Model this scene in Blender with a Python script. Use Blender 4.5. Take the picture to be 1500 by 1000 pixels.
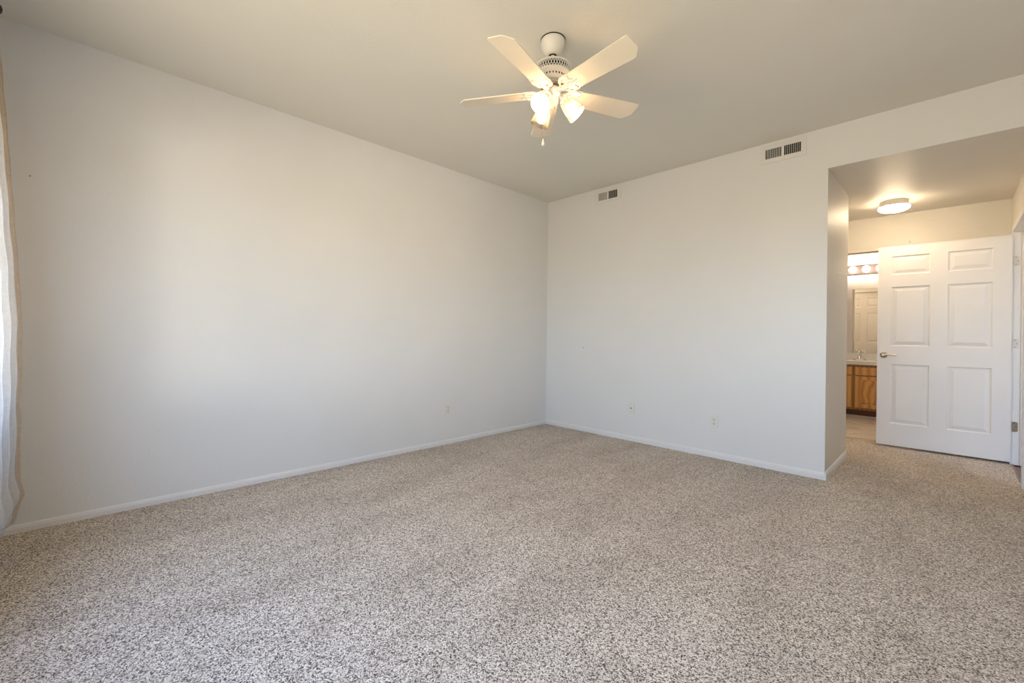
import bpy, bmesh, math, random
from mathutils import Matrix, Vector
random.seed(4)
R = math.radians
PI = math.pi
scene = bpy.context.scene
for o in list(bpy.data.objects):
    bpy.data.objects.remove(o)
COL = scene.collection

# ------------------------------------------------------------------ camera
cam_d = bpy.data.cameras.new('camera')
cam_d.sensor_width = 36.0
cam_d.lens = 636.918 / 1500 * 36.0
cam_d.shift_y = -(500 - 489.31) / 1500
cam_d.clip_start = 0.02
cam = bpy.data.objects.new('camera', cam_d)
COL.objects.link(cam)
cam.matrix_world = (Matrix.Translation((0, 0, 1.1017)) @ Matrix.Rotation(R(45.272), 4, 'Z')
                    @ Matrix.Rotation(R(90), 4, 'X') @ Matrix.Rotation(R(0.70), 4, 'Z'))
scene.camera = cam

# ------------------------------------------------------------------ view, sky
scene.view_settings.view_transform = 'Standard'
scene.view_settings.look = 'None'
scene.view_settings.gamma = 1.0
scene.view_settings.use_curve_mapping = False
scene.view_settings.exposure = 0.07

world = bpy.data.worlds.new('daylight')
scene.world = world
world.use_nodes = True
wn = world.node_tree
wn.nodes.clear()
w_out = wn.nodes.new('ShaderNodeOutputWorld')
w_bg = wn.nodes.new('ShaderNodeBackground')
w_tc = wn.nodes.new('ShaderNodeTexCoord')
w_sep = wn.nodes.new('ShaderNodeSeparateXYZ')
w_map = wn.nodes.new('ShaderNodeMapRange')
w_map.inputs['From Min'].default_value = -1
w_map.inputs['From Max'].default_value = 1
w_ramp = wn.nodes.new('ShaderNodeValToRGB')
el = w_ramp.color_ramp.elements
el[0].position, el[0].color = 0.0, (0.70, 0.55, 0.38, 1)
el[1].position, el[1].color = 1.0, (0.27, 0.46, 0.95, 1)
for p_, c_ in ((0.47, (0.74, 0.61, 0.44, 1)), (0.51, (0.84, 0.92, 1.0, 1)), (0.62, (0.54, 0.72, 1.0, 1))):
    e = el.new(p_)
    e.color = c_
w_bg.inputs['Strength'].default_value = 8.4
wn.links.new(w_tc.outputs['Generated'], w_sep.inputs[0])
wn.links.new(w_sep.outputs['Z'], w_map.inputs['Value'])
wn.links.new(w_map.outputs[0], w_ramp.inputs[0])
wn.links.new(w_ramp.outputs[0], w_bg.inputs['Color'])
wn.links.new(w_bg.outputs[0], w_out.inputs[0])

# room measures (metres): camera stands at x = 0, y = 0
XL, YB, XC = -3.533, 4.107, -0.681      # left wall, back wall, edge of the hall opening
CEIL, HALL = 2.74, 2.4195               # ceilings
YW = -0.46                              # inner face of the window wall
XR, XH = 1.35, 0.392                    # right wall of bedroom, right wall of hall
YF, YV = 6.13, 8.25                     # far wall of hall, mirror wall of bathroom
WX0, WX1, WZ0, WZ1 = -2.98, 0.75, 0.70, 2.12   # assumed bedroom window

def area(name, loc, target, sx, sy, power, col, portal=False, spread=None):
    l = bpy.data.lights.new(name, 'AREA')
    l.shape = 'RECTANGLE'
    l.size, l.size_y, l.energy, l.color = sx, sy, power, col
    if portal:
        l.cycles.is_portal = True
    if spread:
        l.spread = spread
    o = bpy.data.objects.new(name, l)
    COL.objects.link(o)
    o.location = loc
    o.rotation_euler = (Vector(target) - Vector(loc)).to_track_quat('-Z', 'Y').to_euler()
    return o

area('window_portal', ((WX0 + WX1) / 2, YW - 0.13, (WZ0 + WZ1) / 2), ((WX0 + WX1) / 2, 5, (WZ0 + WZ1) / 2),
     WX1 - WX0, WZ1 - WZ0, 1, (1, 1, 1), portal=True)
# assumed lamp outside, added to throw a warm patch on the left wall
area('assumed_left_wall_light', (3.9, -3.6, 1.0), (-3.5, 0.9, 1.3), 1.1, 1.0, 120, (1.0, 0.90, 0.79))

# ------------------------------------------------------------------ materials
def new_mat(name):
    m = bpy.data.materials.new(name)
    m.use_nodes = True
    nt = m.node_tree
    return m, nt, nt.nodes['Principled BSDF']

def coords(nt, scale=(1, 1, 1)):
    tc = nt.nodes.new('ShaderNodeTexCoord')
    mp = nt.nodes.new('ShaderNodeMapping')
    mp.inputs['Scale'].default_value = scale
    nt.links.new(tc.outputs['Object'], mp.inputs['Vector'])
    return mp.outputs[0]

def noise(nt, vec, scale, detail=3, rough=0.5):
    n = nt.nodes.new('ShaderNodeTexNoise')
    n.inputs['Scale'].default_value = scale
    n.inputs['Detail'].default_value = detail
    n.inputs['Roughness'].default_value = rough
    nt.links.new(vec, n.inputs['Vector'])
    return n.outputs['Fac']

def ramp(nt, fac, stops):
    r = nt.nodes.new('ShaderNodeValToRGB')
    e = r.color_ramp.elements
    e[0].position, e[0].color = stops[0][0], (*stops[0][1], 1)
    e[1].position, e[1].color = stops[-1][0], (*stops[-1][1], 1)
    for p, c in stops[1:-1]:
        k = e.new(p)
        k.color = (*c, 1)
    nt.links.new(fac, r.inputs[0])
    return r.outputs[0]

def bump(nt, b, height, strength, dist):
    n = nt.nodes.new('ShaderNodeBump')
    n.inputs['Strength'].default_value = strength
    n.inputs['Distance'].default_value = dist
    nt.links.new(height, n.inputs['Height'])
    nt.links.new(n.outputs[0], b.inputs['Normal'])

def plain(name, col, rough=0.5, metal=0.0, var=0.04, vscale=6, bscale=0, bstr=0.1, bdist=0.001, spec=0.5):
    m, nt, b = new_mat(name)
    v = coords(nt)
    f = noise(nt, v, vscale, 2)
    lo = tuple(max(0, c * (1 - var)) for c in col)
    hi = tuple(min(1, c * (1 + var)) for c in col)
    nt.links.new(ramp(nt, f, [(0.3, lo), (0.7, hi)]), b.inputs['Base Color'])
    b.inputs['Roughness'].default_value = rough
    b.inputs['Metallic'].default_value = metal
    b.inputs['Specular IOR Level'].default_value = spec
    if bscale:
        bump(nt, b, noise(nt, v, bscale, 4, 0.6), bstr, bdist)
    return m

M = {}
M['wall'] = plain('wall_paint', (0.80, 0.797, 0.783), 0.32, var=0.012, vscale=2, bscale=75, bstr=0.25, bdist=0.004, spec=0.4)
M['ceil'] = plain('ceiling_paint', (0.82, 0.80, 0.725), 0.75, var=0.012, vscale=2, bscale=60, bstr=0.25, bdist=0.004, spec=0.2)
M['hall'] = plain('semi_gloss_hall_paint', (0.80, 0.765, 0.70), 0.45, var=0.012, vscale=2, bscale=90, bstr=0.55, bdist=0.006, spec=0.4)
M['bath'] = plain('bathroom_paint', (0.84, 0.82, 0.79), 0.4, var=0.01, bscale=70, bstr=0.15, bdist=0.003)
M['trim'] = plain('trim_enamel', (0.82, 0.81, 0.80), 0.3, var=0.01)
M['door'] = plain('door_enamel', (0.80, 0.785, 0.77), 0.38, var=0.012, vscale=5, bscale=240, bstr=0.06, bdist=0.001)
M['fan'] = plain('fan_white_enamel', (0.80, 0.78, 0.72), 0.32, var=0.02)
M['blade'] = plain('fan_blade_almond', (0.86, 0.79, 0.64), 0.45, var=0.02)
M['gap'] = plain('dark_gap', (0.02, 0.018, 0.015), 0.9)
M['grille'] = plain('vent_enamel', (0.79, 0.775, 0.74), 0.45, var=0.03)
M['plate'] = plain('outlet_plastic', (0.80, 0.775, 0.71), 0.35, var=0.01)
M['nickel'] = plain('aged_nickel', (0.42, 0.38, 0.32), 0.28, metal=1.0)
M['bronze'] = plain('bronze_hinge', (0.30, 0.24, 0.18), 0.42, metal=0.8)
M['painted'] = plain('painted_hinge', (0.70, 0.68, 0.63), 0.45)
M['chrome'] = plain('chrome', (0.86, 0.84, 0.80), 0.10, metal=1.0)
M['plate_reflection'] = plain('chrome_plate_painted_reflection', (0.085, 0.062, 0.056), 0.5, var=0.01)  # dark matte colour stands in for chrome reflecting the dimmer hall
M['counter'] = plain('cultured_marble', (0.88, 0.85, 0.80), 0.15, var=0.03, vscale=4)
M['toe'] = plain('toe_kick_wood', (0.16, 0.055, 0.025), 0.6, var=0.1)
M['rod'] = plain('black_iron', (0.015, 0.013, 0.012), 0.45)
M['wood_floor'] = plain('brown_wood_floor', (0.20, 0.11, 0.07), 0.4, var=0.25, vscale=9)
M['outdoor'] = plain('outdoor_concrete', (0.55, 0.52, 0.47), 0.9, var=0.06, bscale=30)
M['mframe'] = plain('mirror_frame_white', (0.82, 0.76, 0.71), 0.35, var=0.01)

m, nt, b = new_mat('mirror_silver')
b.inputs['Base Color'].default_value = (0.90, 0.88, 0.84, 1)
b.inputs['Metallic'].default_value = 1
b.inputs['Roughness'].default_value = 0.015
M['mirror'] = m

def glow(name, col, strength):
    m, nt, b = new_mat(name)
    b.inputs['Base Color'].default_value = (*col, 1)
    b.inputs['Emission Color'].default_value = (*col, 1)
    b.inputs['Emission Strength'].default_value = strength
    return m
M['bulb'] = glow('fan_bulb_glow', (1.0, 0.67, 0.38), 350)
M['dome'] = glow('hall_dome_glow', (1.0, 0.77, 0.51), 47)
M['globe'] = glow('vanity_globe_glow', (1.0, 0.82, 0.63), 28)

# frosted glass shade: scatters light through
m, nt, b = new_mat('frosted_shade_glass')
nt.nodes.remove(b)
out = nt.nodes['Material Output']
df = nt.nodes.new('ShaderNodeBsdfDiffuse'); df.inputs[0].default_value = (0.215, 0.20, 0.17, 1)
tr = nt.nodes.new('ShaderNodeBsdfTranslucent'); tr.inputs[0].default_value = (0.92, 0.84, 0.70, 1)
gl = nt.nodes.new('ShaderNodeBsdfGlossy'); gl.inputs['Roughness'].default_value = 0.25
mx = nt.nodes.new('ShaderNodeMixShader'); mx.inputs[0].default_value = 0.0
mg = nt.nodes.new('ShaderNodeMixShader'); mg.inputs[0].default_value = 0.03
nt.links.new(df.outputs[0], mx.inputs[1]); nt.links.new(tr.outputs[0], mx.inputs[2])
nt.links.new(mx.outputs[0], mg.inputs[1]); nt.links.new(gl.outputs[0], mg.inputs[2])
ml = nt.nodes.new('ShaderNodeMixShader'); ml.inputs[0].default_value = 0.085
tl = nt.nodes.new('ShaderNodeBsdfTransparent'); tl.inputs[0].default_value = (1.0, 0.95, 0.86, 1)
nt.links.new(mg.outputs[0], ml.inputs[1]); nt.links.new(tl.outputs[0], ml.inputs[2])
nt.links.new(ml.outputs[0], out.inputs[0])
M['shade'] = m

# clear window glass
m, nt, b = new_mat('window_glass')
nt.nodes.remove(b)
out = nt.nodes['Material Output']
tp = nt.nodes.new('ShaderNodeBsdfTransparent'); tp.inputs[0].default_value = (0.95, 0.97, 0.97, 1)
gl = nt.nodes.new('ShaderNodeBsdfGlossy'); gl.inputs['Roughness'].default_value = 0.02
mx = nt.nodes.new('ShaderNodeMixShader'); mx.inputs[0].default_value = 0.05
nt.links.new(tp.outputs[0], mx.inputs[1]); nt.links.new(gl.outputs[0], mx.inputs[2])
nt.links.new(mx.outputs[0], out.inputs[0])
M['glass'] = m

# curtain linen: woven, lets some light through
def linen(name, trans, lo=(0.78, 0.76, 0.73), hi=(0.93, 0.92, 0.90)):
    m, nt, b = new_mat(name)
    nt.nodes.remove(b)
    out = nt.nodes['Material Output']
    v1 = noise(nt, coords(nt, (30, 30, 420)), 1.0, 3, 0.6)
    v2 = noise(nt, coords(nt, (420, 420, 26)), 1.0, 3, 0.6)
    ad = nt.nodes.new('ShaderNodeMath'); ad.operation = 'ADD'
    nt.links.new(v1, ad.inputs[0]); nt.links.new(v2, ad.inputs[1])
    hf = nt.nodes.new('ShaderNodeMath'); hf.operation = 'MULTIPLY'; hf.inputs[1].default_value = 0.5
    nt.links.new(ad.outputs[0], hf.inputs[0])
    c = ramp(nt, hf.outputs[0], [(0.35, lo), (0.65, hi)])
    df = nt.nodes.new('ShaderNodeBsdfDiffuse'); tr = nt.nodes.new('ShaderNodeBsdfTranslucent')
    bp = nt.nodes.new('ShaderNodeBump'); bp.inputs['Strength'].default_value = 0.3; bp.inputs['Distance'].default_value = 0.002
    nt.links.new(hf.outputs[0], bp.inputs['Height'])
    mx = nt.nodes.new('ShaderNodeMixShader'); mx.inputs[0].default_value = trans
    for s in (df, tr):
        nt.links.new(c, s.inputs['Color']); nt.links.new(bp.outputs[0], s.inputs['Normal'])
    nt.links.new(df.outputs[0], mx.inputs[1]); nt.links.new(tr.outputs[0], mx.inputs[2])
    nt.links.new(mx.outputs[0], out.inputs[0])
    return m
M['linen'] = linen('curtain_linen', 0.16)
M['hem_shade'] = linen('curtain_hem_linen_shaded', 0.04, (0.66, 0.56, 0.45), (0.84, 0.74, 0.62))  # tan puts the shaded, warm room-lit look of the folded edge into the cloth

# carpet: speckled twist pile
m, nt, b = new_mat('beige_frieze_carpet')
v = coords(nt)
vo = nt.nodes.new('ShaderNodeTexVoronoi')
vo.inputs['Scale'].default_value = 245
wob = nt.nodes.new('ShaderNodeTexNoise'); wob.inputs['Scale'].default_value = 110
nt.links.new(v, wob.inputs['Vector'])
wm = nt.nodes.new('ShaderNodeVectorMath'); wm.operation = 'MULTIPLY_ADD'; wm.inputs[1].default_value = (0.008, 0.008, 0.008)
nt.links.new(wob.outputs['Color'], wm.inputs[0]); nt.links.new(v, wm.inputs[2])
nt.links.new(wm.outputs[0], vo.inputs['Vector'])
sr = nt.nodes.new('ShaderNodeSeparateColor')
nt.links.new(vo.outputs['Color'], sr.inputs[0])
f1 = noise(nt, v, 330, 2.5, 0.6)
mxf = nt.nodes.new('ShaderNodeMix'); mxf.inputs['Factor'].default_value = 0.5
nt.links.new(sr.outputs[0], mxf.inputs['A']); nt.links.new(f1, mxf.inputs['B'])
sp = ramp(nt, mxf.outputs[0], [(0.27, (0.045, 0.030, 0.020)), (0.37, (0.27, 0.212, 0.158)), (0.49, (0.60, 0.50, 0.40)), (0.70, (0.96, 0.855, 0.72))])
# tread and vacuum marks in the pile
pv = coords(nt, (2.2, 0.7, 1))
f2 = noise(nt, pv, 1.5, 4, 0.55)
f3 = noise(nt, v, 9, 3, 0.6)
ad = nt.nodes.new('ShaderNodeMath'); ad.operation = 'MULTIPLY_ADD'; ad.inputs[1].default_value = 0.4
nt.links.new(f3, ad.inputs[0]); nt.links.new(f2, ad.inputs[2])
tint = ramp(nt, ad.outputs[0], [(0.42, (0.74, 0.715, 0.685)), (0.78, (1.0, 1.0, 1.0))])
mul = nt.nodes.new('ShaderNodeMix'); mul.data_type = 'RGBA'; mul.blend_type = 'MULTIPLY'
mul.inputs['Factor'].default_value = 1.0
nt.links.new(sp, mul.inputs['A']); nt.links.new(tint, mul.inputs['B'])
nt.links.new(mul.outputs['Result'], b.inputs['Base Color'])
b.inputs['Roughness'].default_value = 0.95
b.inputs['Specular IOR Level'].default_value = 0.1
b.inputs['Sheen Weight'].default_value = 0.15
bump(nt, b, mxf.outputs[0], 0.45, 0.008)
M['carpet'] = m

# bathroom floor: cream sheet vinyl with soft veins
m, nt, b = new_mat('cream_vinyl_floor')
v = coords(nt)
fa = noise(nt, v, 5, 6, 0.65)
nt.links.new(ramp(nt, fa, [(0.36, (0.60, 0.52, 0.42)), (0.45, (0.84, 0.77, 0.66)), (0.7, (0.90, 0.85, 0.76))]), b.inputs['Base Color'])
b.inputs['Roughness'].default_value = 0.3
M['vinyl'] = m

# honey oak
def oak(name, scale, dist, k=1.0):
    m, nt, b = new_mat(name)
    v = coords(nt, scale)
    wv = nt.nodes.new('ShaderNodeTexWave')
    wv.wave_type = 'BANDS'; wv.bands_direction = 'X'
    wv.inputs['Scale'].default_value = 3.2
    wv.inputs['Distortion'].default_value = dist
    wv.inputs['Detail'].default_value = 2
    wv.inputs['Detail Scale'].default_value = 0.8
    nt.links.new(v, wv.inputs['Vector'])
    c = ramp(nt, wv.outputs['Fac'], [(0.0, (0.66 * k, 0.29 * k, 0.068 * k)), (0.3, (0.75 * k, 0.36 * k, 0.095 * k)), (1.0, (0.84 * k, 0.47 * k, 0.16 * k))])
    nt.links.new(c, b.inputs['Base Color'])
    b.inputs['Roughness'].default_value = 0.38
    return m
M['oak'] = oak('honey_oak', (1.1, 1.1, 0.2), 4.0)
M['oak_frame_shade'] = oak('honey_oak_face_frame_shaded', (2.0, 2.0, 0.3), 1.0, 0.55)  # oak darkened to paint the shadow lines around doors and drawers
M['oak_panel'] = oak('honey_oak_cathedral_grain', (1.5, 1.5, 1.1), 9.0)

# ------------------------------------------------------------------ mesh helpers
def add_box(bm, x0, x1, y0, y1, z0, z1, bev=0.0, mat=None):
    r = bmesh.ops.create_cube(bm, size=1.0)
    vs = r['verts']
    for v in vs:
        v.co = Vector(((x0 + x1) / 2 + v.co.x * (x1 - x0), (y0 + y1) / 2 + v.co.y * (y1 - y0), (z0 + z1) / 2 + v.co.z * (z1 - z0)))
    if bev:
        es = list({e for v in vs for e in v.link_edges})
        g = bmesh.ops.bevel(bm, geom=es, offset=bev, segments=2, affect='EDGES', profile=0.6)
        vs = list({v for f in g['faces'] for v in f.verts} | {v for v in vs if v.is_valid})
    if mat is not None:
        for v in vs:
            v.co = mat @ v.co
    return vs

def add_lathe(bm, prof, seg=32, mat=None, cap=True):
    rings = []
    for r_, z in prof:
        ring = []
        for i in range(seg):
            a = 2 * PI * i / seg
            p = Vector((r_ * math.cos(a), r_ * math.sin(a), z))
            ring.append(bm.verts.new(mat @ p if mat else p))
        rings.append(ring)
    for a, b_ in zip(rings, rings[1:]):
        for i in range(seg):
            bm.faces.new((a[i], a[(i + 1) % seg], b_[(i + 1) % seg], b_[i]))
    if cap:
        for ring in (rings[0], rings[-1]):
            try:
                bm.faces.new(ring)
            except ValueError:
                pass

def add_tube(bm, pts, rad, seg=10):
    pts = [Vector(p) for p in pts]
    rads = rad if isinstance(rad, (list, tuple)) else [rad] * len(pts)
    rings = []
    up = None
    for i, p in enumerate(pts):
        t = (pts[min(i + 1, len(pts) - 1)] - pts[max(i - 1, 0)]).normalized()
        if up is None:
            up = Vector((0, 0, 1)) if abs(t.z) < 0.9 else Vector((1, 0, 0))
        u = (up - t * up.dot(t)).normalized()
        up = u
        w = t.cross(u)
        rings.append([bm.verts.new(p + (u * math.cos(2 * PI * k / seg) + w * math.sin(2 * PI * k / seg)) * rads[i]) for k in range(seg)])
    for a, b_ in zip(rings, rings[1:]):
        for k in range(seg):
            bm.faces.new((a[k], a[(k + 1) % seg], b_[(k + 1) % seg], b_[k]))
    bm.faces.new(rings[0]); bm.faces.new(rings[-1])

def add_prism(bm, poly, z0, z1, mat=None):
    T = mat or Matrix.Identity(4)
    lo = [bm.verts.new(T @ Vector((x, y, z0))) for x, y in poly]
    hi = [bm.verts.new(T @ Vector((x, y, z1))) for x, y in poly]
    n = len(poly)
    bm.faces.new(lo); bm.faces.new(hi)
    for i in range(n):
        bm.faces.new((lo[i], lo[(i + 1) % n], hi[(i + 1) % n], hi[i]))

def add_ball(bm, c, r_, seg=24, rings=14, sz=1.0, mat=None):
    T = (mat or Matrix.Identity(4)) @ Matrix.Translation(c) @ Matrix.Diagonal((r_, r_, r_ * sz, 1))
    bmesh.ops.create_uvsphere(bm, u_segments=seg, v_segments=rings, radius=1.0, matrix=T)

def obj(name, bm, mat, parent=None, smooth=None, loc=None):
    bmesh.ops.recalc_face_normals(bm, faces=bm.faces[:])
    me = bpy.data.meshes.new(name)
    bm.to_mesh(me)
    bm.free()
    me.materials.append(M[mat] if isinstance(mat, str) else mat)
    o = bpy.data.objects.new(name, me)
    COL.objects.link(o)
    if parent is not None:
        o.parent = parent
    if loc:
        o.location = loc
    if smooth is not None:
        for p in me.polygons:
            p.use_smooth = True
        if smooth:
            me.set_sharp_from_angle(angle=R(smooth))
    return o

def boxes(name, lst, mat, parent=None, bev=0.0):
    bm = bmesh.new()
    for b_ in lst:
        add_box(bm, *b_, bev=bev)
    return obj(name, bm, mat, parent)

def thing(name, label, cat, loc=(0, 0, 0), group=None):
    o = bpy.data.objects.new(name, None)
    o.empty_display_size = 0.1
    COL.objects.link(o)
    o.location = loc
    o['label'] = label
    o['category'] = cat
    if group:
        o['group'] = group
    return o

def tag(o, label, cat, group=None):
    o['label'] = label
    o['category'] = cat
    if group:
        o['group'] = group
    return o

def struct(o, label=None, cat=None):
    o['kind'] = 'structure'
    if label:
        o['label'] = label
        o['category'] = cat
    return o

# ------------------------------------------------------------------ room shell
T = 0.12
S = lambda n, l, m, lab, cat: struct(boxes(n, l, m), lab, cat)
S('floor', [(XL - T, XH, YW - T, YF - 0.01, -0.1, 0), (XH, XR + T, YW - T, YB + T, -0.1, 0)], 'carpet', 'speckled beige twist pile carpet running through bedroom and hall', 'carpet')
S('floor_bathroom', [(-2.0 - T, 0.2 + T, YF - 0.01, YV + T, -0.1, 0.002)], 'vinyl', 'cream veined hard floor in front of the oak vanity', 'floor')
S('floor_side_room', [(XH, 2.0, YB + T, 6.9, -0.1, -0.012)], 'wood_floor', 'sliver of dark brown floor through the doorway in the hall', 'floor')
S('ceiling', [(XL - T, XR + T, YW - T, YB + T, CEIL, CEIL + 0.1)], 'ceil', 'flat beige bedroom ceiling carrying the fan', 'ceiling')
S('wall_left', [(XL - T, XL, YW - T, YB + T, 0, CEIL)], 'wall', 'long blank off-white wall on the window side', 'wall')
S('wall_back', [(XL, XC, YB, YB + T, 0, CEIL), (XC, XR, YB, YB + T, HALL, CEIL), (XH, XR, YB, YB + T, 0, HALL)], 'wall', 'off-white bedroom wall with two vents and the hall opening', 'wall')
wb = bpy.data.objects['wall_back'].data
wb.materials.append(M['hall'])
for p in wb.polygons:
    c = p.center
    if (p.normal.z < -0.5 and abs(c.z - HALL) < 0.01) or (p.normal.x > 0.5 and abs(c.x - XC) < 0.01):
        p.material_index = 1
S('wall_right', [(XR, XR + T, YW - T, YB + T, 0, CEIL)], 'wall', 'off-white bedroom wall out of view', 'wall')
S('wall_window', [(XL, WX0, YW - T, YW, 0, CEIL), (WX1, XR, YW - T, YW, 0, CEIL),
                  (WX0, WX1, YW - T, YW, 0, WZ0), (WX0, WX1, YW - T, YW, WZ1, CEIL)], 'wall', 'off-white bedroom wall with the window', 'wall')
# hall
S('ceiling_hall', [(-2.4 - T, XH + T, YB + T, YF + T, HALL, HALL + 0.1)], 'hall', 'lower shiny hall ceiling carrying the round light', 'ceiling')
YS = 5.06
S('wall_hall_left', [(XC - T, XC, YB + T, YS, 0, HALL), (-2.4, XC - T, YS - T, YS, 0, HALL)], 'hall', 'short shiny wall return at the hall opening', 'wall')
S('wall_hall_far', [(-2.4, -1.28, YF, YF + T, 0, HALL), (-0.30, XH, YF, YF + T, 0, HALL), (-1.28, -0.30, YF, YF + T, 2.055, HALL)], 'hall', 'far hall wall above and behind the open white door', 'wall')
S('wall_alcove_left', [(-2.4 - T, -2.4, YS - T, YF + T, 0, HALL)], 'hall', 'end wall of the hall alcove', 'wall')
DY0, DY1, DZ = 5.02, 5.876, 2.062       # doorway in the hall's right wall
S('wall_hall_right', [(XH, XH + T, YB + T, DY0 - 0.02, 0, HALL), (XH, XH + T, DY1 + 0.02, YF + T, 0, HALL), (XH, XH + T, DY0 - 0.02, DY1 + 0.02, DZ + 0.02, HALL)], 'hall', 'right hall wall with the doorway', 'wall')
# bathroom
S('wall_bathroom_back', [(-2.0 - T, 0.2 + T, YV, YV + T, 0, HALL)], 'bath', 'bright white bathroom wall above the vanity', 'wall')
S('wall_bathroom_left', [(-2.0 - T, -2.0, YF + T, YV, 0, HALL)], 'bath', 'left bathroom wall', 'wall')
S('wall_bathroom_right', [(0.2, 0.2 + T, YF + T, YV, 0, HALL)], 'bath', 'right bathroom wall', 'wall')
S('ceiling_bathroom', [(-2.0 - T, 0.2 + T, YF + T, YV + T, HALL, HALL + 0.1)], 'bath', 'bathroom ceiling', 'ceiling')
# room behind the doorway
S('wall_side_room', [(1.9, 2.0, YB + T, 6.9, 0, HALL), (XH + T, 1.9, 6.8, 6.9, 0, HALL), (XH, XH + T, YF + T, 6.8, 0, HALL)], 'wall', 'walls of the room behind the hall doorway', 'wall')
S('ceiling_side_room', [(XH + T, 2.0, YB + T, 6.9, HALL, HALL + 0.1)], 'ceil', 'ceiling of the room behind the hall doorway', 'ceiling')

# baseboards: flat face with an eased, stepped top
def board(name, p0, p1, nrm, hgt, label):
    bm = bmesh.new()
    p0, p1, n = Vector(p0), Vector(p1), Vector(nrm)
    prof = [(0, 0), (0.013, 0), (0.013, hgt * 0.62), (0.010, hgt * 0.72), (0.0105, hgt * 0.80), (0.005, hgt * 0.97), (0.003, hgt), (0, hgt)]
    a = [bm.verts.new(p0 + n * u + Vector((0, 0, z))) for u, z in prof]
    c = [bm.verts.new(p1 + n * u + Vector((0, 0, z))) for u, z in prof]
    k = len(prof)
    for i in range(k):
        bm.faces.new((a[i], a[(i + 1) % k], c[(i + 1) % k], c[i]))
    bm.faces.new(a); bm.faces.new(c)
    return struct(obj(name, bm, 'trim'), label, 'baseboard')
board('baseboard_left', (XL, YW, 0), (XL, YB, 0), (1, 0, 0), 0.044, 'white baseboard along the long blank wall')
board('baseboard_back', (XL, YB, 0), (XC + 0.013, YB, 0), (0, -1, 0), 0.055, 'white baseboard under the two vents')
board('baseboard_hall_left', (XC, YB - 0.0125, 0), (XC, YS, 0), (1, 0, 0), 0.062, 'white baseboard on the short hall wall return')
board('baseboard_alcove', (-2.4, YF, 0), (-1.28, YF, 0), (0, -1, 0), 0.062, 'white baseboard of the hall alcove')
board('baseboard_hall_far', (-0.30, YF, 0), (XH, YF, 0), (0, -1, 0), 0.062, 'white baseboard behind the open door')

# doorway lining and casing in the right hall wall
J = 0.02
S('trim_1', [(XH - 0.001, XH + T + 0.001, DY1, DY1 + J, 0, DZ + J), (XH - 0.001, XH + T + 0.001, DY0 - J, DY0, 0, DZ + J), (XH - 0.001, XH + T + 0.001, DY0, DY1, DZ, DZ + J),
             (XH + 0.045, XH + 0.085, DY1 - 0.011, DY1, 0, DZ), (XH + 0.045, XH + 0.085, DY0, DY0 + 0.011, 0, DZ), (XH + 0.045, XH + 0.085, DY0 + 0.011, DY1 - 0.011, DZ - 0.011, DZ)],
  'trim', 'white door jamb beside the open panelled door', 'door frame')
cw = 0.058
S('trim_2', [(XH - 0.014, XH - 0.001, DY0 - cw - 0.005, DY0 - 0.005, 0, DZ + 0.005 + cw), (XH - 0.014, XH - 0.001, DY1 + 0.005, DY1 + 0.005 + cw, 0, DZ + 0.005 + cw),
             (XH - 0.014, XH - 0.001, DY0 - 0.005, DY1 + 0.005, DZ + 0.005, DZ + 0.005 + cw)],
  'trim', 'white casing round the hall doorway', 'door frame')
S('trim_3', [(XH - 0.006, XH + 0.006, DY0, DY1, -0.01, 0.004)], 'bronze', 'thin dark carpet edge strip across the hall doorway', 'trim')

# assumed bedroom window, unseen behind the camera, placed to let the daylight in
fw = 0.05
win = boxes('assumed_window_1', [(WX0, WX1, YW - 0.10, YW - 0.04, WZ0, WZ0 + fw), (WX0, WX1, YW - 0.10, YW - 0.04, WZ1 - fw, WZ1),
                         (WX0, WX0 + fw, YW - 0.10, YW - 0.04, WZ0 + fw, WZ1 - fw), (WX1 - fw, WX1, YW - 0.10, YW - 0.04, WZ0 + fw, WZ1 - fw),
                         (-1.02, -0.96, YW - 0.10, YW - 0.04, WZ0 + fw, WZ1 - fw)], 'trim')
struct(win, 'assumed white framed bedroom window out of view', 'window')
boxes('window_sill', [(WX0 - 0.03, WX1 + 0.03, YW - 0.04, YW + 0.03, WZ0 - 0.025, WZ0)], 'trim', win, bev=0.004)
boxes('window_glass', [(WX0 + fw, -1.02, YW - 0.072, YW - 0.068, WZ0 + fw, WZ1 - fw)], 'glass', win)
boxes('window_glass', [(-0.96, WX1 - fw, YW - 0.072, YW - 0.068, WZ0 + fw, WZ1 - fw)], 'glass', win)

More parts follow.
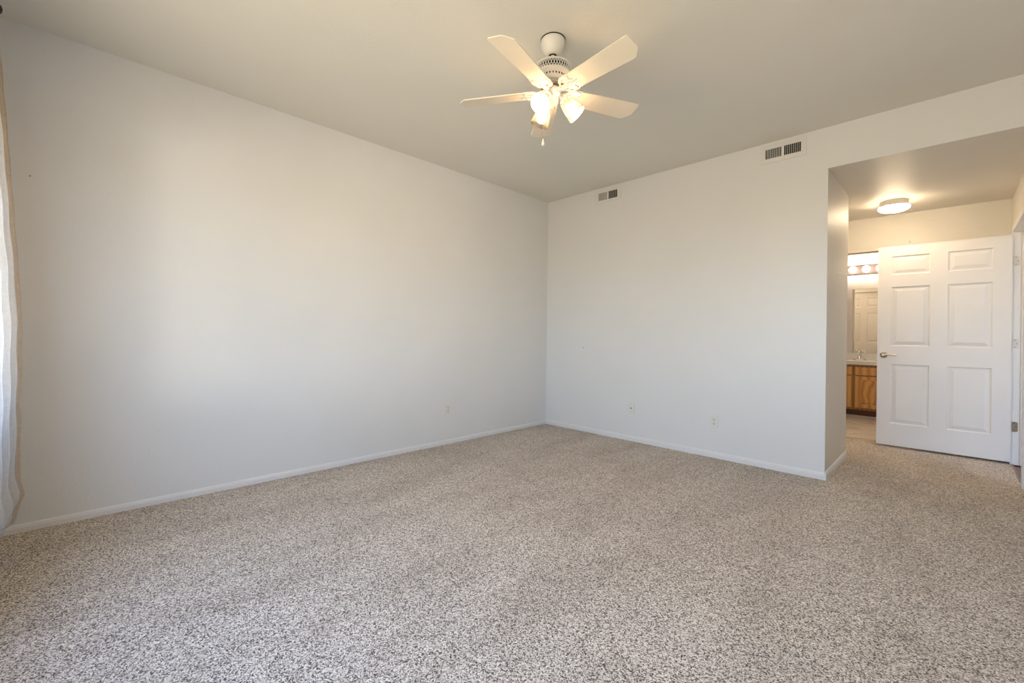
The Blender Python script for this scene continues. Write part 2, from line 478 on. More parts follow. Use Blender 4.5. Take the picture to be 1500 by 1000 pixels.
# ------------------------------------------------------------------ six-panel doors
XS = [(0.103, 0.390), (0.512, 0.800)]
def door_slab(bm, W, H, th, zrows, xcols, y0=0.0):
    """slab from x=0..W, z=0..H, y=y0..y0+th, with raised panels pressed into both faces"""
    xs = sorted({0, W, *[v for c in xcols for v in c]})
    zs = sorted({0, H, *[v for c in zrows for v in c]})
    for side in (0, 1):
        yb = y0 if side == 0 else y0 + th
        s = 1 if side == 0 else -1
        for i in range(len(xs) - 1):
            for j in range(len(zs) - 1):
                xa, xb, za, zb = xs[i], xs[i + 1], zs[j], zs[j + 1]
                if (xa, xb) in xcols and (za, zb) in zrows:
                    loops = []
                    for ins, dep in ((0, 0), (0.006, 0.007), (0.014, 0.0095), (0.022, 0.008), (0.046, 0.0015), (0.052, 0.0015)):
                        y = yb + s * dep
                        loops.append([bm.verts.new((xa + ins, y, za + ins)), bm.verts.new((xb - ins, y, za + ins)),
                                      bm.verts.new((xb - ins, y, zb - ins)), bm.verts.new((xa + ins, y, zb - ins))])
                    for a, c in zip(loops, loops[1:]):
                        for k in range(4):
                            bm.faces.new((a[k], a[(k + 1) % 4], c[(k + 1) % 4], c[k]))
                    bm.faces.new(loops[-1])
                else:
                    bm.faces.new([bm.verts.new(p) for p in ((xa, yb, za), (xb, yb, za), (xb, yb, zb), (xa, yb, zb))])
    for q in (((0, 0), (0, H)), ((W, 0), (W, H)), ((0, 0), (W, 0)), ((0, H), (W, H))):
        (xa, za), (xb, zb) = q
        bm.faces.new([bm.verts.new(p) for p in ((xa, y0, za), (xb, y0, zb), (xb, y0 + th, zb), (xa, y0 + th, za))])
    bmesh.ops.remove_doubles(bm, verts=bm.verts[:], dist=0.0004)

def lever(parent, x, y, z, dirx, diry, mat, length=0.105):
    """lever handle on a door face; diry = outward side, dirx = way the lever points"""
    bm = bmesh.new()
    T_ = Matrix.Translation((x, y, z)) @ Matrix.Rotation(R(90) * (1 if diry < 0 else -1), 4, 'X')
    add_lathe(bm, [(0.031, 0), (0.031, 0.004), (0.027, 0.010), (0.014, 0.013), (0.011, 0.030), (0.012, 0.046), (0.010, 0.052)], 28, T_)
    n = 9
    pts, rr = [], []
    for i in range(n):
        t = i / (n - 1)
        pts.append((x + dirx * length * t, y + diry * (0.045 - 0.006 * math.sin(t * PI)), z + 0.006 * math.sin(t * PI) - 0.004 * t))
        rr.append(0.0095 - 0.003 * t)
    add_tube(bm, pts, rr, 12)
    return obj('door_handle', bm, mat, parent, smooth=45)

ZR = [(0.222, 0.824), (1.008, 1.607), (1.728, 1.916)]
DW, DH = 0.914, 2.016
d1 = bmesh.new()
door_slab(d1, DW, DH, 0.035, ZR, XS)
door = obj('door_1', d1, 'door', smooth=None, loc=(-0.5365, 5.8575, 0.022))
struct(door, 'white six-panel door standing open across the hall', 'door')
lv = lever(door, 0.052, 0.0, 0.915, 1, -1, 'nickel', 0.10); lv['label'] = 'dark nickel lever handle'
lever(door, 0.052, 0.035, 0.915, 1, 1, 'nickel', 0.10)
lt = boxes('latch', [(-0.0015, 0.0005, 0.006, 0.029, 0.885, 0.945), (-0.010, -0.001, 0.012, 0.023, 0.905, 0.925)], 'nickel', door, bev=0.0005)
for zc, mt, lab in ((1.805, 'painted', 'paint-covered hinge near the top'), (1.072, 'painted', 'white painted rounded hinge with screw holes'), (0.336, 'bronze', 'bare bronze hinge near the floor')):
    bm = bmesh.new()
    # leaf on the jamb, with rounded corners, facing the doorway
    x0, w_, h_, rc = 0.9225, 0.036, 0.089, 0.014
    poly = [(x0, zc - h_ / 2)]
    for k in range(7):
        a = -PI / 2 + PI / 2 * k / 6
        poly.append((x0 + w_ - rc + rc * math.cos(a), zc - h_ / 2 + rc + rc * math.sin(a)))
    for k in range(7):
        a = PI / 2 * k / 6
        poly.append((x0 + w_ - rc + rc * math.cos(a), zc + h_ / 2 - rc + rc * math.sin(a)))
    poly.append((x0, zc + h_ / 2))
    yj = DY1 - 5.8575
    add_prism(bm, poly, 0, 0.002, Matrix(((1, 0, 0, 0), (0, 0, -1, yj), (0, 1, 0, 0), (0, 0, 0, 1))))
    add_lathe(bm, [(0.006, zc - 0.045), (0.0065, zc - 0.043), (0.0065, zc + 0.043), (0.006, zc + 0.045)], 14, Matrix.Translation((0.921, 0.030, 0)))
    hg = obj('hinge', bm, mt, door)
    hg.location.z = -0.022
    hg['label'] = lab
    bm = bmesh.new()
    for sx, sz in ((0.014, 0.030), (0.024, 0.0), (0.014, -0.030)):
        add_lathe(bm, [(0.0032, 0), (0.0032, 0.0008)], 10, Matrix.Translation((x0 + sx, yj - 0.002, zc + sz)) @ Matrix.Rotation(R(90), 4, 'X'))
    obj('hinge_screw', bm, 'gap', hg)

# closed door on the alcove side of the wall, seen only in the vanity mirror
bm = bmesh.new()
sc_ = 0.80 / DW
door_slab(bm, 0.80, 2.02, 0.030, ZR, [(a * sc_, c * sc_) for a, c in XS])
door2 = struct(obj('door_2', bm, 'door', loc=(-1.655, YS + 0.002, 0.014)), 'closed six-panel door reflected in the vanity mirror', 'door')
lever(door2, 0.80 - 0.06, 0.030, 0.93, -1, 1, 'nickel', 0.12)
S('trim_4', [(-1.655 - 0.066, -1.660, YS, YS + 0.042, 0, 2.11), (-0.850, -0.784, YS, YS + 0.042, 0, 2.11), (-1.660, -0.850, YS, YS + 0.042, 2.044, 2.11)], 'trim', 'white casing of the door reflected in the mirror', 'door frame')

# ------------------------------------------------------------------ ceiling fan
FX, FY = -1.573, 1.8513
fan = thing('ceiling_fan', 'white five-blade ceiling fan with three lit bell shades', 'ceiling fan', (FX, FY, CEIL))
Z = lambda z: z - CEIL
bm = bmesh.new()
add_lathe(bm, [(0.064, Z(2.738)), (0.067, Z(2.732)), (0.067, Z(2.712)), (0.064, Z(2.700)), (0.052, Z(2.672)), (0.040, Z(2.655)), (0.034, Z(2.651)), (0.024, Z(2.651)), (0.024, Z(2.665))], 40, cap=False)
obj('canopy', bm, 'fan', fan, smooth=40)
bm = bmesh.new()
add_lathe(bm, [(0.0685, Z(2.7395)), (0.0685, Z(2.7360)), (0.060, Z(2.7360))], 40)  # dark ring painting the shadow line between canopy and ceiling
add_ball(bm, (0, 0, Z(2.672)), 0.0235, 20, 12)
obj('hanger_ball_shadow_ring', bm, 'gap', fan, smooth=40)
bm = bmesh.new()
add_lathe(bm, [(0.0115, Z(2.68)), (0.0115, Z(2.612)), (0.020, Z(2.609)), (0.022, Z(2.600))], 20)
obj('downrod', bm, 'fan', fan, smooth=40)
# motor housing: domed top, pierced band, lip, slotted bowl
bm = bmesh.new()
add_lathe(bm, [(0.012, Z(2.602)), (0.05, Z(2.600)), (0.085, Z(2.595)), (0.0995, Z(2.589)), (0.1015, Z(2.584)), (0.0995, Z(2.581)), (0.094, Z(2.580))], 56, cap=False)
add_lathe(bm, [(0.094, Z(2.545)), (0.1005, Z(2.544)), (0.102, Z(2.540)), (0.0995, Z(2.535)), (0.092, Z(2.532)), (0.084, Z(2.526)), (0.076, Z(2.514)), (0.068, Z(2.504)), (0.058, Z(2.498)), (0.046, Z(2.495)), (0.046, Z(2.478)), (0.010, Z(2.478))], 56, cap=False)
motor = obj('motor_housing', bm, 'fan', fan, smooth=35)
bm = bmesh.new()
add_lathe(bm, [(0.093, Z(2.581)), (0.093, Z(2.545))], 56)
obj('motor_core', bm, 'gap', motor, smooth=40)
bm = bmesh.new()
N = 40
for s in (-1, 1):
    for i in range(N):
        a0 = 2 * PI * i / N
        pts = []
        for k in range(5):
            t = k / 4
            a = a0 + s * 0.157 * (t - 0.5)
            pts.append((0.0975 * math.cos(a), 0.0975 * math.sin(a), Z(2.582) + (2.544 - 2.582) * t))
        add_tube(bm, pts, 0.0021, 5)
obj('pierced_band', bm, 'fan', motor)
bm = bmesh.new()
for i in range(30):
    a = 2 * PI * i / 30
    m4 = Matrix.Rotation(a, 4, 'Z') @ Matrix.Translation((0.0800, 0, Z(2.5190))) @ Matrix.Rotation(R(57), 4, 'Y')
    add_box(bm, -0.0085, 0.0085, -0.0025, 0.0025, -0.0022, 0.0022, mat=m4)
obj('vent_slot', bm, 'gap', motor)
bm = bmesh.new()
add_lathe(bm, [(0.020, Z(2.480)), (0.062, Z(2.479)), (0.064, Z(2.474)), (0.062, Z(2.468)), (0.02, Z(2.467))], 40)
obj('flywheel', bm, 'bronze', motor, smooth=35)

# one blade and its pierced scroll iron, along +x
def blade_bm():
    bm = bmesh.new()
    th = 0.0055
    r0, r1, w0, w1 = 0.150, 0.539, 0.112, 0.134
    poly = [(r0, -w0 / 2 + 0.012), (r0 + 0.012, -w0 / 2), (r1 - 0.012, -w1 / 2), (r1 - 0.003, -w1 / 2 + 0.004), (r1, -w1 / 2 + 0.013),
            (r1 + 0.002, w1 / 2 - 0.052), (r1 - 0.003, w1 / 2 - 0.042), (r1 - 0.036, w1 / 2 - 0.004), (r1 - 0.048, w1 / 2),
            (r0 + 0.012, w0 / 2), (r0, w0 / 2 - 0.012)]
    add_prism(bm, poly, -th / 2, th / 2)
    return bm

def iron_curve(name, polys, th, mat):
    cu = bpy.data.curves.new(name, 'CURVE')
    cu.dimensions = '2D'
    cu.fill_mode = 'BOTH'
    cu.extrude = th / 2
    cu.bevel_depth = 0.0008
    for pl in polys:
        sp = cu.splines.new('BEZIER')
        sp.bezier_points.add(len(pl) - 1)
        for bp, (x, y) in zip(sp.bezier_points, pl):
            bp.co = (x, y, 0)
            bp.handle_left_type = bp.handle_right_type = 'AUTO'
        sp.use_cyclic_u = True
    tmp = bpy.data.objects.new('tmp', cu)
    COL.objects.link(tmp)
    dg = bpy.context.evaluated_depsgraph_get()
    me = bpy.data.meshes.new_from_object(tmp.evaluated_get(dg))
    bpy.data.objects.remove(tmp)
    me.name = name
    me.materials.clear()
    me.materials.append(M[mat])
    return me

# pierced iron outline: narrow arm at the hub, spreading leaf with a scalloped outer edge
half = [(0.048, 0.016), (0.066, 0.015), (0.078, 0.024), (0.086, 0.043), (0.102, 0.055), (0.122, 0.057), (0.140, 0.060), (0.158, 0.055), (0.161, 0.042), (0.176, 0.034), (0.172, 0.018), (0.190, 0.0)]
outline = half + [(x, -y) for x, y in reversed(half[:-1])]
holes = []
for s in (1, -1):
    holes.append([(0.086, s * 0.012), (0.098, s * 0.030), (0.106, s * 0.022), (0.098, s * 0.010)])
    holes.append([(0.104, s * 0.043), (0.118, s * 0.047), (0.120, s * 0.040), (0.108, s * 0.036)])
iron_me = iron_curve('blade_iron', [outline] + holes, 0.005, 'fan')
bm = bmesh.new()
for s in (1, -1):
    add_tube(bm, [(0.058, s * 0.010, -0.004), (0.080, s * 0.016, -0.005), (0.094, s * 0.038, -0.005), (0.114, s * 0.051, -0.005), (0.138, s * 0.053, -0.005), (0.152, s * 0.047, -0.005), (0.150, s * 0.036, -0.005), (0.138, s * 0.034, -0.005)],
             [0.003, 0.004, 0.0045, 0.004, 0.004, 0.0035, 0.003, 0.002], 8)
    add_tube(bm, [(0.112, s * 0.008, -0.004), (0.128, s * 0.018, -0.005), (0.150, s * 0.022, -0.005), (0.166, s * 0.017, -0.005)], [0.002, 0.0035, 0.0035, 0.002], 8)
    add_ball(bm, (0.146, s * 0.028, -0.004), 0.005, 12, 8)
add_tube(bm, [(0.056, 0, -0.004), (0.10, 0, -0.006), (0.182, 0, -0.004)], [0.008, 0.006, 0.002], 8)
add_lathe(bm, [(0.0155, -0.0045), (0.0155, -0.0075), (0.012, -0.0085), (0.0085, -0.0085), (0.0085, -0.0055)], 20, Matrix.Translation((0.098, 0, 0)), cap=False)
scroll_me = bpy.data.meshes.new('scroll')
bm.to_mesh(scroll_me); bm.free()
scroll_me.materials.append(M['fan'])
for p in scroll_me.polygons:
    p.use_smooth = True
bm = blade_bm()
blade0 = obj('blade', bm, 'blade')
blade_me = blade0.data
bpy.data.objects.remove(blade0)
PH = 283.0
for k in range(5):
    az = R(PH + 72 * k)
    # pitched blade: counter-clockwise edge lower
    base = Matrix.Translation((0, 0, Z(2.447))) @ Matrix.Rotation(az, 4, 'Z') @ Matrix.Rotation(R(-12), 4, 'X')
    bl = bpy.data.objects.new('blade', blade_me); COL.objects.link(bl); bl.parent = fan; bl.matrix_local = base
    ir = bpy.data.objects.new('blade_iron', iron_me); COL.objects.link(ir); ir.parent = fan
    ir.matrix_local = base @ Matrix.Translation((0, 0, -0.0062)) @ Matrix.Rotation(R(-2), 4, 'Y')
    sc2 = bpy.data.objects.new('scroll', scroll_me); COL.objects.link(sc2); sc2.parent = ir
    sc2.matrix_local = Matrix.Identity(4)
# switch housing under the motor
bm = bmesh.new()
add_lathe(bm, [(0.020, Z(2.470)), (0.047, Z(2.466)), (0.051, Z(2.458)), (0.051, Z(2.432)), (0.047, Z(2.424)), (0.036, Z(2.418)), (0.033, Z(2.400)), (0.028, Z(2.386)), (0.014, Z(2.378)), (0.007, Z(2.366)), (0.003, Z(2.360))], 40)
obj('switch_housing', bm, 'fan', fan, smooth=40)
# three bell shades on elbow arms
def bell(seg=40):
    bm = bmesh.new()
    prof = [(0.0245, -0.001), (0.0270, 0.005), (0.034, 0.018), (0.041, 0.040), (0.047, 0.068), (0.051, 0.092), (0.055, 0.106), (0.0545, 0.1075), (0.0530, 0.1065), (0.0525, 0.103)]
    add_lathe(bm, prof, seg, cap=False)
    return bm
for az_d in (-77, 163, 43):
    a = R(az_d)
    d = Vector((math.cos(a) * 0.695, math.sin(a) * 0.695, -0.719))
    neck = Vector((0.062 * math.cos(a), 0.062 * math.sin(a), Z(2.404)))
    bm = bmesh.new()
    p0 = Vector((0.030 * math.cos(a), 0.030 * math.sin(a), Z(2.424)))
    add_tube(bm, [p0, p0.lerp(neck, 0.5) + Vector((0, 0, 0.006)), neck], [0.011, 0.010, 0.012], 14)
    q = d.to_track_quat('Z', 'Y').to_matrix().to_4x4()
    add_lathe(bm, [(0.010, -0.010), (0.020, -0.008), (0.0235, -0.003), (0.0235, 0.001), (0.013, 0.003), (0.013, 0.030)], 28, Matrix.Translation(neck) @ q)
    for k in range(3):
        t_ = R(120 * k + 60)
        c_, s_ = math.cos(t_), math.sin(t_)
        m4 = Matrix.Translation(neck) @ q
        add_tube(bm, [m4 @ Vector((0.022 * c_, 0.022 * s_, -0.002)), m4 @ Vector((0.0285 * c_, 0.0285 * s_, 0.006)), m4 @ Vector((0.0305 * c_, 0.0305 * s_, 0.017))], 0.0022, 8)
    arm = obj('lamp_arm', bm, 'fan', fan, smooth=45)
    sh = obj('lamp_shade', bell(), 'shade', fan, smooth=60)
    sh.matrix_local = Matrix.Translation(neck + d * 0.004) @ q
    bm = bmesh.new()
    add_lathe(bm, [(0.004, 0.010), (0.012, 0.012), (0.013, 0.030), (0.018, 0.040), (0.026, 0.054), (0.0285, 0.066), (0.026, 0.079), (0.018, 0.089), (0.008, 0.094), (0.0015, 0.0955)], 24)
    bu = obj('bulb', bm, 'bulb', fan, smooth=60)
    bu.matrix_local = Matrix.Translation(neck + d * 0.004) @ q
# pull chain with a drop pendant
bm = bmesh.new()
cx, cy = -0.033, -0.033
add_tube(bm, [(cx * 0.95, cy * 0.95, Z(2.428)), (cx * 1.05, cy * 1.05, Z(2.40)), (cx * 1.05, cy * 1.05, Z(2.185))], 0.0014, 6)
for i in range(50):
    add_ball(bm, (cx * 1.05, cy * 1.05, Z(2.40) - i * 0.0043), 0.0022, 6, 4)
ch = obj('pull_chain', bm, 'nickel', fan, smooth=60)
bm = bmesh.new()
add_lathe(bm, [(0.001, Z(2.192)), (0.003, Z(2.188)), (0.0045, Z(2.178)), (0.0085, Z(2.164)), (0.009, Z(2.158)), (0.006, Z(2.152)), (0.001, Z(2.150))], 16, Matrix.Translation((cx * 1.05, cy * 1.05, 0)))
obj('pull_knob', bm, 'fan', ch, smooth=50)

# ------------------------------------------------------------------ hall ceiling light
hl = thing('ceiling_light', 'round flush-mount light glowing on the hall ceiling', 'ceiling light', (-0.395, 5.52, HALL))
bm = bmesh.new()
add_lathe(bm, [(0.100, 0.0), (0.104, -0.004), (0.108, -0.044), (0.114, -0.050), (0.114, -0.056), (0.10, -0.057)], 48)
obj('base_ring', bm, 'fan', hl, smooth=35)
bm = bmesh.new()
add_lathe(bm, [(0.110, -0.056), (0.118, -0.060), (0.119, -0.068), (0.110, -0.080), (0.088, -0.092), (0.055, -0.100), (0.022, -0.103), (0.002, -0.1035)], 48)
obj('glass_dome', bm, 'dome', hl, smooth=60)

# unseen twin, added to brighten the dressing alcove and its mirror reflection
h2 = thing('ceiling_light', 'added unseen flush-mount light brightening the alcove round the corner', 'ceiling light', (-1.75, 5.62, HALL))
for part in list(hl.children):
    c = part.copy(); COL.objects.link(c); c.parent = h2

# ------------------------------------------------------------------ air vents on the back wall
def vent(x0, x1, z0, z1, lx0, lx1, lz0, lz1, nbars, label):
    t = thing('air_vent', label, 'air vent', ((x0 + x1) / 2, YB, (z0 + z1) / 2), 'air vents high on the back wall')
    ox, oz = (x0 + x1) / 2, (z0 + z1) / 2
    bm = bmesh.new()
    mid = (lx0 + lx1) / 2
    for b_ in ((x0, x1, z0, lz0), (x0, x1, lz1, z1), (x0, lx0, lz0, lz1), (lx1, x1, lz0, lz1), (mid - 0.008, mid + 0.008, lz0, lz1)):
        add_box(bm, b_[0] - ox, b_[1] - ox, -0.006, -0.0006, b_[2] - oz, b_[3] - oz)
    obj('faceplate', bm, 'grille', t)
    bm = bmesh.new()
    add_box(bm, lx0 - 0.002 - ox, lx1 + 0.002 - ox, -0.0024, -0.0006, lz0 - 0.002 - oz, lz1 + 0.002 - oz)
    obj('duct_opening', bm, 'gap', t)
    for s, (a, c) in ((1, (lx0, mid - 0.008)), (-1, (mid + 0.008, lx1))):
        bm = bmesh.new()
        for i in range(nbars + 1):
            xx = a + (c - a) * i / nbars
            m4 = Matrix.Translation((xx - ox, -0.0060, (lz0 + lz1) / 2 - oz)) @ Matrix.Rotation(R(-28 * s), 4, 'Z')
            add_box(bm, -0.0009, 0.0009, -0.0040, 0.0036, -(lz1 - lz0) / 2, (lz1 - lz0) / 2, mat=m4)
        obj('louver', bm, 'grille', t)
    for sx in (x0 + 0.012, x1 - 0.012):
        bm = bmesh.new()
        add_lathe(bm, [(0.0035, 0), (0.003, 0.001)], 10, Matrix.Translation((sx - ox, -0.006, 0)) @ Matrix.Rotation(R(90), 4, 'X'))
        obj('screw', bm, 'grille', t)
    return t
vent(-1.155, -0.825, 2.567, 2.722, -1.118, -0.862, 2.603, 2.682, 9, 'air vent with bold dark vertical louvers close to the hall opening')
vent(-2.84, -2.505, 2.575, 2.722, -2.788, -2.55, 2.600, 2.684, 9, 'air vent nearest the room corner, its left half pale and right half dark')

# ------------------------------------------------------------------ outlets
def plate(name, label, cat, loc, rz, kind):
    t = thing(name, label, cat, loc, 'wall plates')
    t.rotation_euler = (0, 0, rz)
    bm = bmesh.new()
    add_box(bm, -0.036, 0.036, -0.006, 0, -0.058, 0.058, bev=0.003)
    obj('cover_plate', bm, 'plate', t)
    if kind == 'duplex':
        for s in (1, -1):
            bm = bmesh.new()
            poly = []
            for k in range(24):
                a = 2 * PI * k / 24
                poly.append((max(-0.0165, min(0.0165, 0.0195 * math.cos(a))), 0.0145 * math.sin(a)))
            add_prism(bm, poly, 0, 0.0022, Matrix.Translation((0, -0.006, s * 0.0195)) @ Matrix.Rotation(R(90), 4, 'X'))
            f = obj('receptacle', bm, 'plate', t)
            bm = bmesh.new()
            zc = s * 0.0195
            add_box(bm, -0.0085, -0.0050, -0.0086, -0.0080, zc - 0.001, zc + 0.0075)
            add_box(bm, 0.0050, 0.0085, -0.0086, -0.0080, zc, zc + 0.0070)
            add_lathe(bm, [(0.0034, 0), (0.0034, 0.0006)], 12, Matrix.Translation((0, -0.008, zc - 0.007)) @ Matrix.Rotation(R(90), 4, 'X'))
            obj('slot', bm, 'gap', f)
        bm = bmesh.new()
        add_lathe(bm, [(0.003, 0), (0.0025, 0.001)], 10, Matrix.Translation((0, -0.006, 0)) @ Matrix.Rotation(R(90), 4, 'X'))
        obj('screw', bm, 'nickel', t)
    else:
        bm = bmesh.new()
        add_lathe(bm, [(0.0060, 0), (0.0060, 0.003), (0.0045, 0.003), (0.0045, 0.011), (0.003, 0.011)], 14, Matrix.Translation((0, -0.006, 0)) @ Matrix.Rotation(R(90), 4, 'X'))
        obj('coax_connector', bm, 'gap', t)
        for zz in (0.042, -0.042):
            bm = bmesh.new()
            add_lathe(bm, [(0.003, 0), (0.0025, 0.001)], 10, Matrix.Translation((0, -0.006, zz)) @ Matrix.Rotation(R(90), 4, 'X'))
            obj('screw', bm, 'nickel', t)
    return t
plate('wall_outlet', 'almond duplex outlet low on the long blank wall', 'outlet', (XL, 2.608, 0.344), R(90), 'duplex')
plate('wall_outlet', 'white duplex outlet on the vented wall nearest the hall opening', 'outlet', (-1.511, YB, 0.330), 0, 'duplex')
plate('cable_jack', 'cable jack plate with a single dark socket below the vents', 'cable jack', (-2.352, YB, 0.343), 0, 'coax')
# leftovers of an old wall bracket, and small nails
bm = bmesh.new()
add_tube(bm, [(0, 0, 0), (0, -0.006, 0), (0, -0.008, -0.012)], 0.0028, 8)
tag(obj('nail', bm, 'bronze', loc=(-2.973, YB, 0.962)), 'tiny bent nail at mid height near the room corner', 'nail')
bm = bmesh.new()
for x_, z_, r_ in ((-0.028, 0.0, 0.004), (-0.012, 0.010, 0.003), (0.0, -0.006, 0.0055), (0.018, 0.002, 0.003)):
    add_lathe(bm, [(r_ + 0.002, -0.0003), (r_, 0.0012), (0.001, 0.0004)], 12, Matrix.Translation((x_, 0, z_)) @ Matrix.Rotation(R(90), 4, 'X'))
tag(obj('wall_patch', bm, 'grille', loc=(-3.012, YB, 0.957)), 'faint filled screw holes next to the tiny bent nail', 'wall patch')
bm = bmesh.new()
add_tube(bm, [(0, 0, 0), (0, -0.010, 0.001), (0, -0.011, 0.010)], 0.0035, 8)
tag(obj('nail', bm, 'bronze', loc=(-0.310, YF, 2.112)), 'small nail in the hall wall just above the open door', 'nail')
bm = bmesh.new()
add_tube(bm, [(0, 0, 0), (0.006, 0, 0)], 0.0035, 8)
tag(obj('nail', bm, 'bronze', loc=(XL, -0.205, 1.93)), 'tiny nail in the blank wall near the curtain', 'nail')

# ------------------------------------------------------------------ curtain and rod
prof = [(0.172, -0.250), (0.182, -0.213), (0.27, -0.199), (0.30, -0.188), (0.318, -0.180), (0.345, -0.186), (0.40, -0.197), (0.56, -0.196), (0.88, -0.196), (1.13, -0.197), (1.35, -0.208), (1.67, -0.228), (1.975, -0.247), (2.40, -0.275), (2.56, -0.285)]
def edge_y(z):
    if z <= prof[0][0]:
        return prof[0][1]
    for (za, ya), (zb, yb) in zip(prof, prof[1:]):
        if z <= zb:
            t = (z - za) / (zb - za)
            return ya + (yb - ya) * t
    return prof[-1][1]
CX = -3.05
cur = thing('curtain', 'off-white linen curtain hanging at the edge of the window', 'curtain', (CX, -0.25, 0))
def sheet(x0, x1, nx, fy, z0, z1, nz, th):
    bm = bmesh.new()
    g = []
    for j in range(nz + 1):
        z = z0 + (z1 - z0) * j / nz
        g.append([bm.verts.new((x0 + (x1 - x0) * i / nx - CX, fy(x0 + (x1 - x0) * i / nx, z) + 0.25, z)) for i in range(nx + 1)])
    for j in range(nz):
        for i in range(nx):
            bm.faces.new((g[j][i], g[j][i + 1], g[j + 1][i + 1], g[j + 1][i]))
    bmesh.ops.solidify(bm, geom=bm.faces[:], thickness=th)
    return bm
HEM = 0.015
def body_y(x, z):
    u = x - CX
    w = 0.5 - 0.5 * math.cos(u * 2 * PI / 0.155 + 0.4 * math.sin(z * 1.7))
    amp = 0.055 * min(1, u / 0.06) * (0.55 + 0.45 * (2.6 - z) / 2.4)
    return edge_y(z) - HEM - 0.055 * u - amp * w + 0.002 * math.sin(z * 23 + u * 9)
obj('panel', sheet(CX, CX + 0.67, 60, body_y, 0.172, 2.50, 70, 0.002), 'linen', cur, smooth=180)
obj('side_hem', sheet(CX - 0.018, CX + 0.0, 3, lambda x, z: edge_y(z) - HEM * (x - CX + 0.018) / 0.018 + 0.0012 * math.sin(z * 31), 0.176, 2.50, 110, 0.004), 'hem_shade', cur, smooth=180)
obj('leak_block_return', sheet(CX - 0.055, CX - 0.017, 6, lambda x, z: edge_y(z) - 0.006 - (edge_y(z) - 0.006 - YW - 0.004) * min(1, (CX - 0.017 - x) / 0.036), 0.178, 2.50, 40, 0.003), 'hem_shade', cur, smooth=180)  # unseen fold added to block light leaking past the curtain edge
obj('bottom_hem', sheet(CX + 0.001, CX + 0.67, 60, lambda x, z: body_y(x, z) + 0.0022, 0.170, 0.235, 3, 0.003), 'linen', cur, smooth=180)
rod = thing('curtain_rod', 'black curtain rod end above the linen curtain', 'curtain rod', (-3.05, -0.305, 2.595))
bm = bmesh.new()
add_tube(bm, [(-0.08, 0, 0), (2.2, 0, 0)], 0.011, 14)
obj('rod', bm, 'rod', rod, smooth=40)
bm = bmesh.new()
add_tube(bm, [(0.10, -0.155, -0.03), (0.10, -0.05, -0.03), (0.10, -0.004, -0.013)], 0.008, 10)
add_box(bm, 0.075, 0.125, -0.154, -0.147, -0.075, 0.02, bev=0.002)
obj('bracket', bm, 'rod', rod)
bm = bmesh.new()
add_ball(bm, (-0.100, 0, 0), 0.030, 20, 12)
obj('finial', bm, 'rod', rod, smooth=60)

# ------------------------------------------------------------------ bathroom vanity
VF, VX0, VX1 = 7.70, -1.78, -0.14
van = thing('vanity_cabinet', 'honey oak bathroom vanity seen through the hall doorway', 'cabinet', ((VX0 + VX1) / 2, 8.0, 0))
vx = (VX0 + VX1) / 2
def vb(name, l, mat, bev=0.0, parent=None):
    return boxes(name, [(a - vx, b_ - vx, c - 8.0, d - 8.0, e, f) for a, b_, c, d, e, f in l], mat, parent or van, bev)
vb('body', [(VX0, VX1, VF + 0.018, YV - 0.005, 0.105, 0.733)], 'oak_frame_shade')
vb('toe_kick', [(VX0 + 0.01, VX1 - 0.01, VF + 0.085, VF + 0.10, 0.004, 0.105)], 'toe')
vb('shoe_molding', [(VX0 + 0.01, VX1 - 0.01, VF + 0.070, VF + 0.0845, 0.004, 0.020)], 'mframe', bev=0.004)
bays = [(-1.740, -1.400), (-1.360, -0.980), (-0.939, -0.560), (-0.520, -0.180)]
for a, c in bays:
    vb('drawer_front', [(a, c, VF, VF + 0.0178, 0.592, 0.702)], 'oak', bev=0.005)
    dr = vb('cabinet_door', [(a, a + 0.052, VF, VF + 0.0178, 0.138, 0.575), (c - 0.052, c, VF, VF + 0.0178, 0.138, 0.575),
                             (a + 0.052, c - 0.052, VF, VF + 0.0178, 0.138, 0.188), (a + 0.052, c - 0.052, VF, VF + 0.0178, 0.525, 0.575)], 'oak', bev=0.003)
    bm = bmesh.new()
    L = []
    for ins, dep in ((0.0, 0.012), (0.004, 0.012), (0.028, 0.003), (0.032, 0.003)):
        L.append([bm.verts.new((x - vx, VF + dep - 8.0, z)) for x, z in ((a + 0.052 + ins, 0.188 + ins), (c - 0.052 - ins, 0.188 + ins), (c - 0.052 - ins, 0.525 - ins), (a + 0.052 + ins, 0.525 - ins))])
    for p, q in zip(L, L[1:]):
        for k in range(4):
            bm.faces.new((p[k], p[(k + 1) % 4], q[(k + 1) % 4], q[k]))
    bm.faces.new(L[-1])
    pn = obj('raised_panel', bm, 'oak_panel', dr)

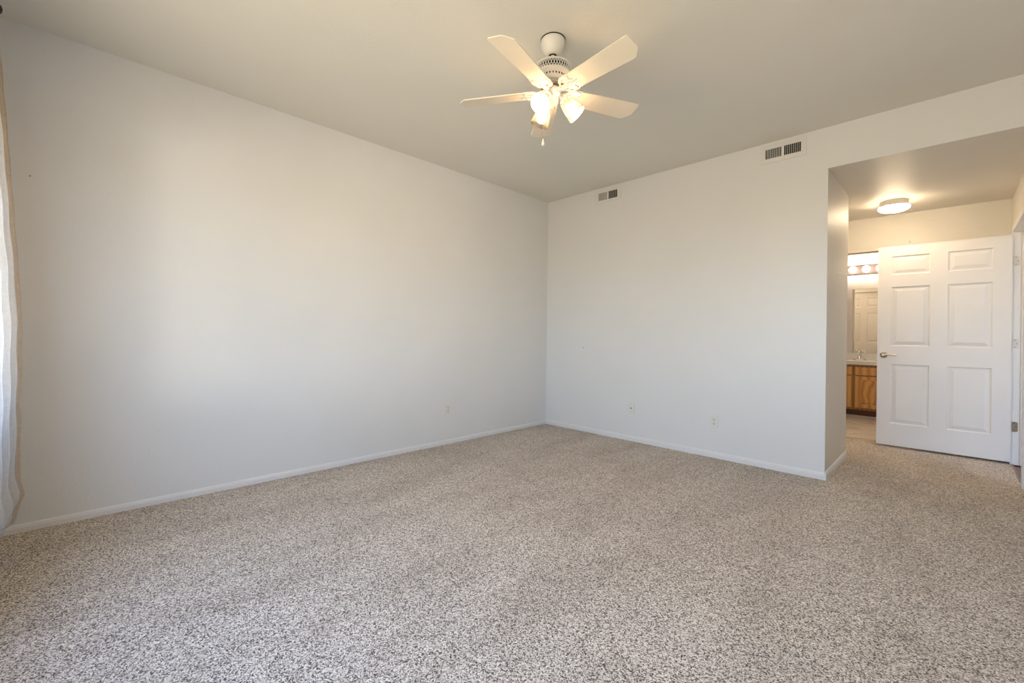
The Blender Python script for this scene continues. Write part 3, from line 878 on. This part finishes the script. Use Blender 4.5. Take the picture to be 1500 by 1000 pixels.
# countertop with an oval basin and a backsplash
top = thing('vanity_countertop', 'glossy cream countertop on the oak vanity', 'countertop', (vx, 8.0, 0.782))
bm = bmesh.new()
x0, x1, y0, y1 = VX0 - 0.012 - vx, VX1 + 0.012 - vx, 7.672 - 8.0, YV - 0.003 - 8.0
ex, ey, ea, eb = -0.90 - vx, -0.075, 0.215, 0.16
n = 72
angs = sorted([2 * PI * i / n for i in range(n)] + [math.atan2(yy - ey, xx - ex) % (2 * PI) for xx in (x0, x1) for yy in (y0, y1)])
outer, outer2, inner, inner2, bott = [], [], [], [], []
for a in angs:
    dx, dy = math.cos(a), math.sin(a)
    ts = []
    if abs(dx) > 1e-6:
        ts.append(((x1 if dx > 0 else x0) - ex) / dx)
    if abs(dy) > 1e-6:
        ts.append(((y1 if dy > 0 else y0) - ey) / dy)
    t = min(ts)
    outer.append(bm.verts.new((ex + dx * t, ey + dy * t, 0)))
    outer2.append(bm.verts.new((ex + dx * t, ey + dy * t, -0.047)))
    inner.append(bm.verts.new((ex + dx * ea, ey + dy * eb, 0)))
    inner2.append(bm.verts.new((ex + dx * ea * 0.94, ey + dy * eb * 0.94, -0.012)))
    bott.append(bm.verts.new((ex + dx * ea * 0.90, ey + dy * eb * 0.90, -0.0465)))
k = len(angs)
for i in range(k):
    j = (i + 1) % k
    for a, c in ((outer, outer2), (outer, inner), (inner, inner2), (inner2, bott)):
        bm.faces.new((a[i], a[j], c[j], c[i]))
bm.faces.new(bott)
obj('slab', bm, 'counter', top)
boxes('backsplash', [(x0, x1, y1 - 0.022, y1, 0.0, 0.098)], 'counter', top, bev=0.004)
# faucet
fc = thing('faucet', 'small chrome faucet at the back of the vanity basin', 'faucet', (-0.945, 8.13, 0.782))
bm = bmesh.new()
poly = [(0.075 * math.cos(2 * PI * i / 28), 0.026 * math.sin(2 * PI * i / 28)) for i in range(28)]
add_prism(bm, poly, 0.0005, 0.020)
add_lathe(bm, [(0.026, 0.018), (0.024, 0.050), (0.023, 0.092), (0.020, 0.102)], 24)
obj('faucet_body', bm, 'chrome', fc, smooth=40)
bm = bmesh.new()
add_tube(bm, [(0, -0.010, 0.070), (0, -0.050, 0.096), (0, -0.090, 0.098), (0, -0.112, 0.080)], [0.014, 0.0125, 0.0115, 0.011], 14)
obj('spout', bm, 'chrome', fc, smooth=50)
bm = bmesh.new()
add_lathe(bm, [(0.021, 0.101), (0.024, 0.112), (0.022, 0.128), (0.012, 0.137), (0.002, 0.139)], 22)
add_tube(bm, [(0, 0.0, 0.128), (-0.025, -0.020, 0.142), (-0.055, -0.040, 0.152)], [0.009, 0.008, 0.006], 10)
add_tube(bm, [(0, 0.0, 0.128), (0.022, -0.020, 0.142), (0.046, -0.040, 0.152)], [0.009, 0.008, 0.006], 10)
obj('handle', bm, 'chrome', fc, smooth=50)

# mirror with a wide pale frame, standing on the backsplash
mr = thing('vanity_mirror', 'pale framed mirror above the vanity reflecting a closed door', 'mirror', (-0.55, YV, 0.885))
mx0, mx1, mz0, mz1 = -1.135, 0.0, 0.885, 1.942
ix0, ix1, iz1 = -1.050, -0.085, 1.836
bm = bmesh.new()
for b_ in ((mx0, ix0, mz0, mz1), (ix1, mx1, mz0, mz1), (ix0, ix1, iz1, mz1)):
    add_box(bm, b_[0] + 0.55, b_[1] + 0.55, -0.018, -0.0005, b_[2] - 0.885, b_[3] - 0.885)
obj('frame', bm, 'mframe', mr)
boxes('mirror_glass', [(ix0 + 0.55, ix1 + 0.55, -0.010, -0.0005, 0.0, iz1 - 0.885)], 'mirror', mr)

# globe light bar
lb = thing('vanity_light', 'vanity light bar with round glowing globes above the mirror', 'wall light', (-0.80, YV, 2.122))
boxes('back_plate', [(-0.47, 0.47, -0.022, -0.0005, -0.064, 0.064)], 'plate_reflection', lb, bev=0.003)
gm = None
for i in range(6):
    x_ = -0.397 + 0.1575 * i
    if gm is None:
        bm = bmesh.new(); add_ball(bm, (0, 0, 0), 0.047, 28, 16)
        g0 = obj('globe_bulb', bm, 'globe', lb, smooth=180); gm = g0
        bm = bmesh.new(); add_lathe(bm, [(0.024, 0), (0.022, 0.020), (0.018, 0.024)], 20, Matrix.Rotation(R(90), 4, 'X'))
        s0 = obj('socket', bm, 'chrome', lb, smooth=40)
        g, s = g0, s0
    else:
        g, s = g0.copy(), s0.copy()
        COL.objects.link(g); COL.objects.link(s)
        g.parent = s.parent = lb
    g.location = (x_, -0.086, 0)
    s.location = (x_, -0.021, 0)
